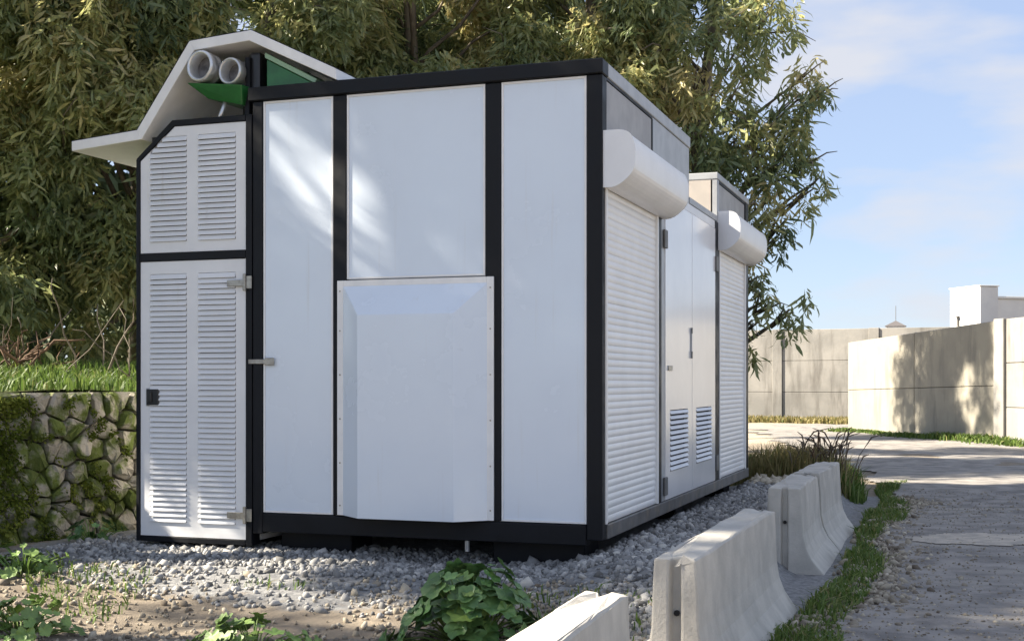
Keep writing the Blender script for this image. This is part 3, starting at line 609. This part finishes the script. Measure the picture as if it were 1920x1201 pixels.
def make_tree(label, base, top, clusters, r0=.16, seed=1, dens=1.0, tone=0.0, group='eucalyptus trees behind the cabin', limbs=True, name='eucalyptus_tree'):
    r = random.Random(seed); root = empty(name, base); tag(root, label, 'tree', group)
    b = Vector(base); tp = Vector(top); m = MB(); N = 9
    tr_ = [Vector((0,0,-.15)).lerp(tp-b, i/(N-1))+Vector((r.uniform(-1,1),r.uniform(-1,1),0))*(.10 if 0<i<N-1 else 0) for i in range(N)]
    m.tube(tr_, [r0*(1-.8*i/(N-1))*(1.25 if i==0 else 1) for i in range(N)], 9)
    for (x,y,z,rr) in clusters:
        if rr < .14 or (not limbs and r.random() < .6): continue
        e = Vector((x,y,z))-b; t = max(.12,min(.93,(e.z-.25-.45*math.hypot(e.x,e.y))/max(.1,(tp-b).z))); k = t*(N-1); i = min(int(k),N-2); s = tr_[i].lerp(tr_[i+1],k-i)
        ra = max(.012, r0*.34*(1-t)+.008); m.tube(limb_curve(s,e,.10,6,.05,r), [ra*(1-.75*q/5) for q in range(6)], 5)
        for q in range(3):
            e2 = e+Vector((r.gauss(0,1),r.gauss(0,1),r.gauss(0,.6)))*rr*.7; m.tube([e.lerp(s,.18),e.lerp(e2,.6),e2],[ra*.5,.008,.004],4)
    m.build('trunk', M['bark'], root, smooth=True)
    V,T,ti = crown_leaves([(x-b.x,y-b.y,z-b.z,rr) for x,y,z,rr in clusters], dens, 1.0, 11, tone)
    link('crown', fast_mesh('crown', V, T, M['leaf'], ti), root)
    return root
def blob(cx, cy, z0, z1, rx, ry, n, r0=.30, r1=.55, seed=1):
    r = random.Random(seed); out = []
    while len(out) < n:
        a, b, c = r.uniform(-1,1), r.uniform(-1,1), r.uniform(-1,1)
        if a*a+b*b+c*c*.8 > 1 or a*a+b*b+c*c < .18: continue
        out.append((cx+a*rx, cy+b*ry, (z0+z1)/2+c*(z1-z0)/2, r.uniform(r0,r1)))
    return out
# the tree behind the far end of the cabin: boughs reaching out over the lane side
RB = [(0.05,7.19,5.26,0.43),(-0.19,7.11,4.76,0.34),(-0.60,6.96,5.07,0.37),(-0.83,7.1,4.51,0.37),(-0.36,7.05,4.33,0.31),(-1.07,6.9,5.07,0.37),(-1.36,7.1,4.70,0.37),(-0.71,7.2,4.01,0.43),(-0.30,7.07,3.83,0.37),(0.05,7.19,3.95,0.31),(0.28,7.27,4.26,0.28),(0.46,7.33,4.60,0.25),(0.66,7.40,4.42,0.17),(0.40,7.31,4.01,0.26),(0.22,7.25,3.64,0.29),(-0.07,7.15,3.46,0.35),(0.52,7.35,3.64,0.20),(0.57,7.37,3.33,0.17),(0.40,7.31,3.15,0.17),(0.05,7.19,3.15,0.24),(0.22,7.25,2.84,0.17),(0.10,7.21,2.65,0.15),(-0.13,7.13,2.84,0.25),(-0.54,6.99,3.58,0.37),(-0.07,7.15,2.22,0.20),(0.05,7.19,1.97,0.17),(0.28,7.27,1.84,0.14),(0.49,7.34,2.03,0.09),(-0.13,7.13,1.72,0.15),(0.25,7.26,1.69,0.08),(-0.14,7.12,1.41,0.08),(-0.16,7.12,2.46,0.19)]
RB += [(-.3,7.6,5.6,.45),(-.8,7.9,5.9,.5),(-1.3,8.2,6.2,.5),(-.5,8.3,6.6,.5),(-1.6,7.4,5.4,.45),(-1.9,7.8,4.9,.5),(-1.0,8.0,3.2,.4)]
make_tree('eucalyptus at the far end of the cabin with boughs hanging out over the concrete wall', (-1.05,8.0,-.33), (-.7,7.9,6.8), RB, .17, 21, .52, .06)
# row behind the cabin
make_tree('sunlit yellow-green eucalyptus rising above the cabin roof corner', (-2.6,8.4,-.33), (-2.4,8.3,8.2), blob(-2.2,7.7,3.0,8.0,1.6,1.1,40,seed=2), .19, 22, 1.0, .32)
make_tree('olive eucalyptus rising behind the middle of the cabin roof', (-4.6,7.2,-.2), (-4.3,7.2,8.4), blob(-4.1,6.9,2.9,8.0,1.5,1.1,38,seed=3), .18, 23, 1.0, .08)
make_tree('dark eucalyptus directly behind the raised canopy', (-5.9,5.6,1.2), (-5.6,5.8,8.0), blob(-5.6,5.5,2.4,7.4,1.4,1.1,40,seed=4), .17, 24, 1.0, -.02)
make_tree('pale-leaved eucalyptus drooping just left of the raised canopy', (-6.9,4.9,1.2), (-6.5,4.2,7.6), blob(-6.6,3.9,1.5,6.8,1.25,1.1,42,seed=5), .15, 25, 1.0, .14)
make_tree('dark drooping eucalyptus at the left edge above the terrace', (-8.2,3.3,1.25), (-8.0,3.3,7.8), blob(-7.9,3.1,1.5,6.8,1.25,1.2,44,seed=6), .16, 26, 1.0, .04)
# trees on the terrace outside the picture, which shade the front of the cabin and the yard
make_tree('dense eucalyptus on the terrace out of sight to the left, shading the cabin front', (-6.8,-1.7,1.1), (-6.6,-1.55,8.4), blob(-6.6,-1.5,3.3,8.3,1.4,1.35,52,.40,.68,seed=31), .2, 31, .66, 0.0, group='eucalyptus trees left of the picture', limbs=False)
make_tree('thin eucalyptus out of sight beyond the near end of the stone wall, dappling the yard', (-7.8,-4.1,1.1), (-7.6,-4.0,8.6), blob(-7.6,-3.95,3.9,8.9,1.5,1.4,22,.38,.60,seed=32), .2, 32, .40, 0.0, group='eucalyptus trees left of the picture', limbs=False)
make_tree('eucalyptus hidden behind the cabin, shading the lane', (-5.6,12.4,-.3), (-5.4,12.4,8.6), blob(-5.5,12.4,2.6,8.4,1.6,1.4,34,.42,.70,seed=42), .2, 42, .42, 0.0, limbs=False)
make_tree('eucalyptus hidden behind the cabin, shading the lane further off', (-5.4,16.4,-.3), (-5.2,16.4,8.6), blob(-5.3,16.4,2.6,8.0,1.4,1.3,28,.42,.70,seed=43), .2, 43, .42, 0.0, limbs=False)
make_tree('eucalyptus far behind the cabin whose shade falls across the pale slab wall', (-5.6,22.5,-.3), (-5.4,22.5,9.0), blob(-5.5,22.5,3.6,9.4,1.9,2.0,60,.42,.75,seed=41), .2, 41, .5, 0.0, limbs=False)
# dark woodland behind, one mass
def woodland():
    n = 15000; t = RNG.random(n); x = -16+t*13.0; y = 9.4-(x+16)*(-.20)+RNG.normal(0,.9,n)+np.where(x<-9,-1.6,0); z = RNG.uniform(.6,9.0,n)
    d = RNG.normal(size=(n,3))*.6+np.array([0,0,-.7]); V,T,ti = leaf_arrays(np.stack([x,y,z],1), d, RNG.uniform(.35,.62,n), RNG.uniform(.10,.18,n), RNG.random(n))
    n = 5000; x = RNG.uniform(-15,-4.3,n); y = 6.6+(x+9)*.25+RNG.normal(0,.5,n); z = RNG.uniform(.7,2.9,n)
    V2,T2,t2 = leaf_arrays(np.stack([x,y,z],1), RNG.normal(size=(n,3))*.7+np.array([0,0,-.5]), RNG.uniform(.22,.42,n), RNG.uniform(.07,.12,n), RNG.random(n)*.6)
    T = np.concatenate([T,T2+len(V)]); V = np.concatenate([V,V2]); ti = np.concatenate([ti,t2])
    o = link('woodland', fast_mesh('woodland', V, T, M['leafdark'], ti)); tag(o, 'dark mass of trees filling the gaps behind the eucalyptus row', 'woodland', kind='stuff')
woodland()

# ------------------------------------------------------------------ undergrowth below the trees
def brush(label, c, n, spread, hgt, material, seed, name='dead_brush', rr=.012):
    r = random.Random(seed); root = empty(name, c); tag(root, label, 'brushwood')
    for k in range(n):
        a = Vector((r.gauss(0,spread),r.gauss(0,spread*.8),-.03)); b = a+Vector((r.gauss(0,.35),r.gauss(0,.3),r.uniform(.3,1)*hgt))
        pts = limb_curve(a,b,r.uniform(-.1,.1),6,.05,r); q = rr*r.uniform(.5,1.3)
        MB().tube(pts,[q*(1-.6*i/5) for i in range(6)],5).build('stem', material, root, smooth=True)
    return root
def tz(x,y): return float(terrace_z(np.array(x),np.array(y)))
for (lb, x, y, n, sp, hg, mt, sdd, rr) in (('tangle of pale bare stems on the terrace at the left edge', -6.75,1.95,13,.32,.80,'twig',1,.010),
        ('brown dead bush among the stems above the stone wall', -6.35,1.95,34,.16,.42,'drybrown',2,.016),
        ('thin pale saplings standing just left of the louvred cabinet', -5.55,2.1,6,.28,1.0,'twig',3,.012)):
    brush(lb, (x,y,tz(x,y)), n, sp, hg, M[mt], sdd, rr=rr)

# ------------------------------------------------------------------ grass
def blades(P, hgt, material, name, label, lean=.35, width=.008, tint=None, cat='grass'):
    n = len(P); a = RNG.uniform(0,2*np.pi,n); ln = np.stack([np.cos(a),np.sin(a),0*a],1)*(np.abs(RNG.normal(0,lean,n))*hgt)[:,None]
    s = np.stack([-np.sin(a+.8),np.cos(a+.8),0*a],1)*(width*RNG.uniform(.6,1.4,n))[:,None]; up = np.array([0,0,1.0])
    h = hgt[:,None]; b1 = P+ln*.28+up*h*.55; tip = P+ln+up*h*np.clip(1-.35*lean,0.4,1)
    V = np.stack([P-s,P+s,b1-s*.75,b1+s*.75,tip],1); k = (np.arange(n)*5)[:,None]
    T = np.stack([k+[[0,1,3]],k+[[0,3,2]],k+[[2,3,4]]],1).reshape(-1,3)
    ti = np.clip(RNG.normal(.45,.2,n),0,1) if tint is None else tint
    o = link(name, fast_mesh(name, V.reshape(-1,3), T, material, np.repeat(ti,5))); tag(o, label, cat, kind='stuff'); return o
def scatter(x0,x1,y0,y1,n,zf,keep=None):
    x = RNG.uniform(x0,x1,n); y = RNG.uniform(y0,y1,n)
    if keep is not None:
        k = keep(x,y); x, y = x[k], y[k]
    return np.stack([x,y,zf(x,y)-.01],1)
wall_s = lambda x,y: (x-WP0.x)*(-WNRM.x)+(y-WP0.y)*(-WNRM.y)
P = scatter(-9,-4,-3.2,4.5,26000,terrace_z,lambda x,y:(wall_s(x,y)>.15)&(wall_s(x,y)<3.2)&(RNG.random(len(x))<.9))
blades(P, RNG.uniform(.05,.17,len(P)), M['grass'], 'terrace_grass', 'bright green grass along the top of the stone wall', .5, .009)
P = scatter(1.18,1.95,-3.4,10,34000,lambda x,y:np.maximum(H(x,y),-.37),lambda x,y:(np.abs(x-1.45-.06*np.sin(y*1.3)+.03*np.clip(y-5,0,9))<.13+.10*wob(x,y,1.6,2))&(wob(x,y,2.2,6)>-.6))
P = P[RNG.random(len(P)) < np.clip(.85+.5*wob(P[:,0],P[:,1],5,3),.25,1)]
blades(P, RNG.uniform(.025,.11,len(P))*(1+.5*wob(P[:,0],P[:,1],3.3,1)), M['grass'], 'verge_grass', 'green grass verge between the barriers and the gravel lane', .6, .007, tint=np.clip(RNG.normal(.58,.22,len(P)),0,1))
P = scatter(-.9,1.15,6.6,11,9000,H,lambda x,y:(wob(x,y,1.3,3)>-.3)&(x < road_edge(y)-.3))
blades(P, RNG.uniform(.10,.36,len(P)), M['grass'], 'tall_grass', 'tall green grass behind the far end of the cabin', .4, .010)
P = scatter(-4,1.0,10,15,5000,H,lambda x,y:(x < road_edge(y)-.35)&(wob(x,y,1.4,4)>-.1))
blades(P, RNG.uniform(.05,.20,len(P)), M['grass'], 'meadow_grass', 'low green grass between the cabin end and the far wall', .5, .014)
P = scatter(-9,2.0,33,38.5,9000,H,lambda x,y:(y>35.6-.12*(x+4.9)+.7*wob(x,y,.7,3))&(y<38.05-.12*(x+4.9)))
blades(P, RNG.uniform(.10,.32,len(P)), M['drygrass'], 'sunny_grass', 'sunlit yellowish grass at the foot of the far concrete wall', .5, .03)
t = RNG.random(6000); px = -.80+t*5.6+RNG.normal(0,.0,6000); py = 29.1-t*9.3-np.abs(RNG.normal(0,.28,6000)); px = px-np.abs(RNG.normal(0,.22,6000))-.06
P = np.stack([px,py,H(px,py)],1); blades(P, RNG.uniform(.05,.24,len(P))*np.clip(.5+t,0,1)*(1+.7*wob(px,py,1.9,2)), M['grass'], 'wall_foot_grass', 'dark green grass strip along the foot of the pale slab wall', .6, .022)
P = np.stack([RNG.normal(.35,.38,2600),RNG.normal(7.1,.45,2600)],1); P = P[(P[:,1] > 6.55)&(P[:,0] < 1.0)]; P = np.stack([P[:,0],P[:,1],H(P[:,0],P[:,1])],1)
blades(P, RNG.uniform(.15,.52,len(P)), M['drygrass'], 'dry_grass', 'tuft of tall yellowing grass at the far corner of the cabin', .45, .007)
# clump of dry reddish fronds at the end of the barrier row
fr = empty('dry_plant', (.72,6.9,float(H(.72,6.9)))); tag(fr, 'dry brown seeding plant with arching stalks at the end of the barriers', 'plant')
rr_ = random.Random(9)
for k in range(60):
    a = rr_.uniform(0,6.28); l = rr_.uniform(.30,.62); o_ = Vector((math.cos(a),math.sin(a),0)); b0 = Vector((rr_.gauss(0,.16),rr_.gauss(0,.16),-.02)); ln = rr_.uniform(.12,.45)
    MB().tube([b0,b0+o_*l*ln*.4+Vector((0,0,l*.55)),b0+o_*l*ln+Vector((0,0,l*.92)),b0+o_*l*ln*1.7+Vector((0,0,l))],[.004,.004,.009,.003],4).build('stalk', M['drybrown'] if k%2 else M['twig'], fr, smooth=True)

# ------------------------------------------------------------------ leafy plants in the foreground
def lobed(seed, material):
    r = random.Random(seed); n = 30; vs = [(0,0,-.12)]; fs = []
    for rg, f in ((.55,.55),(1,1)):
        for k in range(n):
            a = 2*math.pi*k/n; cut = .30*max(0,math.cos(a))**9
            rad_ = f*(1+.10*math.cos(5*a+math.pi)*f+.05*math.cos(13*a+seed)*f-cut*1.6)
            vs.append((rad_*math.cos(a),rad_*math.sin(a),-.12+.16*f*f+.07*math.sin(5*a+seed)*f+r.uniform(-.02,.02)))
    for k in range(n):
        fs.append((0,1+k,1+(k+1)%n)); fs.append((1+k,1+n+k,1+n+(k+1)%n,1+(k+1)%n))
    return MB().add(vs,fs).mesh('leaf', material, smooth=True)
LM = [lobed(s, M['mallow']) for s in range(4)]; LY = [lobed(s+9, M['mallow2']) for s in range(4)]
def mallow(label, x, y, w, h, n, meshes, size, seed):
    r = random.Random(seed); z = float(H(x,y)); root = empty('leafy_plant', (x,y,z)); tag(root, label, 'plant', 'leafy plants in the foreground')
    st = MB()
    for k in range(n):
        a = r.uniform(0,2*math.pi); q = math.sqrt(r.random()); q *= 1+.28*math.sin(2*a+seed)+.18*math.sin(5*a+2*seed); px, py = math.cos(a)*q*w, math.sin(a)*q*w*.85; q = min(q,1.15)
        pz = h*(1-.75*q*q)*r.uniform(.25,1.05)+.03+.05*math.sin(3*a+seed); s = size*r.choice((r.uniform(.4,.8),r.uniform(.7,1.3)))
        tilt = .15+.75*q+r.uniform(-.3,.3); 
        o = link('leaf', r.choice(meshes if r.random() > .12 else LY), root, (px,py,pz)); o.scale = (s,s*r.uniform(.85,1.1),s)
        o.rotation_euler = (Matrix.Rotation(a,3,'Z')@Matrix.Rotation(tilt,3,'Y')@Matrix.Rotation(r.uniform(-1,1)+math.pi,3,'Z')).to_euler()
        st.tube([(px*.25,py*.25,-.02),(px*.7,py*.7,pz*.7),(px,py,pz-.01)],[.005,.004,.003],4)
    st.build('stems', M['mallow2'], root, smooth=True)
mallow('bushy dark green lobed-leaf plant in front of the hood beside the nearest barrier', -.24,-1.72,.34,.40,150,LM,.066,1)
mallow('low bright green plant at the bottom edge below the first white panel', -1.15,-2.36,.34,.13,80,LY,.042,2)
mallow('bright green leafy clump in the bottom left corner', -2.55,-2.35,.34,.13,80,LY,.042,3)
mallow('green weeds by the left edge in front of the stone wall', -3.45,-1.25,.30,.13,60,LY,.040,4)
mallow('small green weed at the foot of the mossy stone wall', -4.0,.15,.22,.12,34,LM,.040,5)
P = scatter(-4.4,.6,-3.4,-.9,7000,H,lambda x,y:wob(x,y,1.7,12)+.3*sstep(-2,-3,y)+.3*sstep(-2,-3.4,x)>.25)
blades(P, RNG.uniform(.03,.11,len(P)), M['grass'], 'yard_weeds', 'sparse weeds and grass sprouting from the stony foreground', .8, .006, cat='weeds')

# ------------------------------------------------------------------ stones
_ico = None
def ico():
    bm = bmesh.new(); bmesh.ops.create_icosphere(bm, subdivisions=1, radius=1); v = np.array([x.co[:] for x in bm.verts]); t = np.array([[q.index for q in f.verts] for f in bm.faces]); bm.free(); return v, t
IV, IT = ico()
def stones(name, label, P, size, material, tint, cat='gravel', flat=.62):
    n = len(P); A = RNG.normal(size=(n,3,3)); Qm = np.linalg.qr(A)[0]
    sc = np.stack([RNG.uniform(.75,1.35,n),RNG.uniform(.6,1.0,n),RNG.uniform(.45,.8,n)],1)
    base = IV[None]*(1+RNG.uniform(-.24,.24,(n,len(IV),1)))
    V = np.einsum('nij,nvj->nvi', Qm, base*sc[:,None,:]); V[:,:,2] *= flat/.62; V = V*size[:,None,None]+P[:,None,:]
    T = (IT[None]+(np.arange(n)*len(IV))[:,None,None]).reshape(-1,3)
    o = link(name, fast_mesh(name, V.reshape(-1,3), T, material, np.repeat(tint,len(IV)))); tag(o, label, cat, kind='stuff'); return o
def sc2(x0,x1,y0,y1,n,keep=None,lift=.006):
    x = RNG.uniform(x0,x1,n); y = RNG.uniform(y0,y1,n)
    if keep is not None: k = keep(x,y); x, y = x[k], y[k]
    return np.stack([x,y,H(x,y)+lift],1)
P = np.concatenate([sc2(-4.0,.85,-1.35,.45,11000,lambda x,y:(y > -.58+.22*wob(x,y,2,3))|(RNG.random(len(x))<.22)), sc2(-.1,.85,.3,7.0,8500), sc2(.2,.95,-2.3,.3,3600)])
stones('gravel', 'grey crushed stone bed around the cabin', P, np.clip(RNG.lognormal(-4.12,.40,len(P)),.007,.05), M['gravel'], np.clip(RNG.normal(.40,.26,len(P)),0,1))
P = sc2(-4.3,1.0,-4.0,-.7,13000,lambda x,y: RNG.random(len(x)) < .45+.5*wob(x,y,1.5,8))
stones('rubble', 'tan and grey loose rubble on the foreground earth', P, np.clip(RNG.lognormal(-4.5,.5,len(P)),.004,.04), M['rubble'], np.clip(RNG.normal(.45,.25,len(P)),0,1), cat='rubble')
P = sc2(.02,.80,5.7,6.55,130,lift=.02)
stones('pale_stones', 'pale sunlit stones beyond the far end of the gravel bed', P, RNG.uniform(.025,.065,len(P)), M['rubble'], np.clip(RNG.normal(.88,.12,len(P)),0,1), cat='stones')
x = RNG.uniform(1.5,5.0,16000); y = -4+RNG.random(16000)**1.5*13; k = x > road_edge(y)-.1; x, y = x[k], y[k]
P = np.stack([x,y,road_z(x,y)+.002],1); k = RNG.random(len(P)) < .7; P = P[k]
stones('road_stones', 'small loose stones scattered over the gravel lane', P, np.clip(RNG.lognormal(-5.0,.5,len(P)),.003,.022), M['rubble'], np.clip(RNG.normal(.40,.22,len(P)),0,1), flat=.5)

y = RNG.uniform(-4,8,2600); x = road_edge(y)+RNG.normal(-.05,.14,2600); k = x > 1.3; P = np.stack([x,y,np.maximum(H(x,y),-.37)+.012],1)[k]
stones('edge_stones', 'loose grey stones along the ragged edge of the lane', P, np.abs(RNG.normal(.012,.010,len(P)))+.006, M['rubble'], np.clip(RNG.normal(.5,.25,len(P)),0,1), cat='stones')
# moss growing over the retaining wall
def moss():
    n = 110000; u = RNG.uniform(.3,WLEN,n); z = RNG.uniform(0,1.14,n); k = RNG.random(n) < .9*sstep(-.55,.75,wob(u,z,4.2,3)+.7*wob(u,z,13,1)+.6*wob(u,z,27,6)+.35*(z-.5)-1.5*(u-3.45)); u, z = u[k], z[k]; n = len(u)
    P = np.stack([u, .05-RNG.uniform(.0,.055,n), z],1); d = RNG.normal(size=(n,3))*.5+np.array([0,-.6,-.45])
    V,T,ti = leaf_arrays(P, d, RNG.uniform(.018,.045,n), RNG.uniform(.010,.020,n), np.clip(.5+.3*wob(u,z,6,5)+RNG.normal(0,.2,n),0,1))
    o = link('moss', fast_mesh('moss', V, T, M['mossgrow'], ti), swall); o['kind'] = 'stuff'
moss()
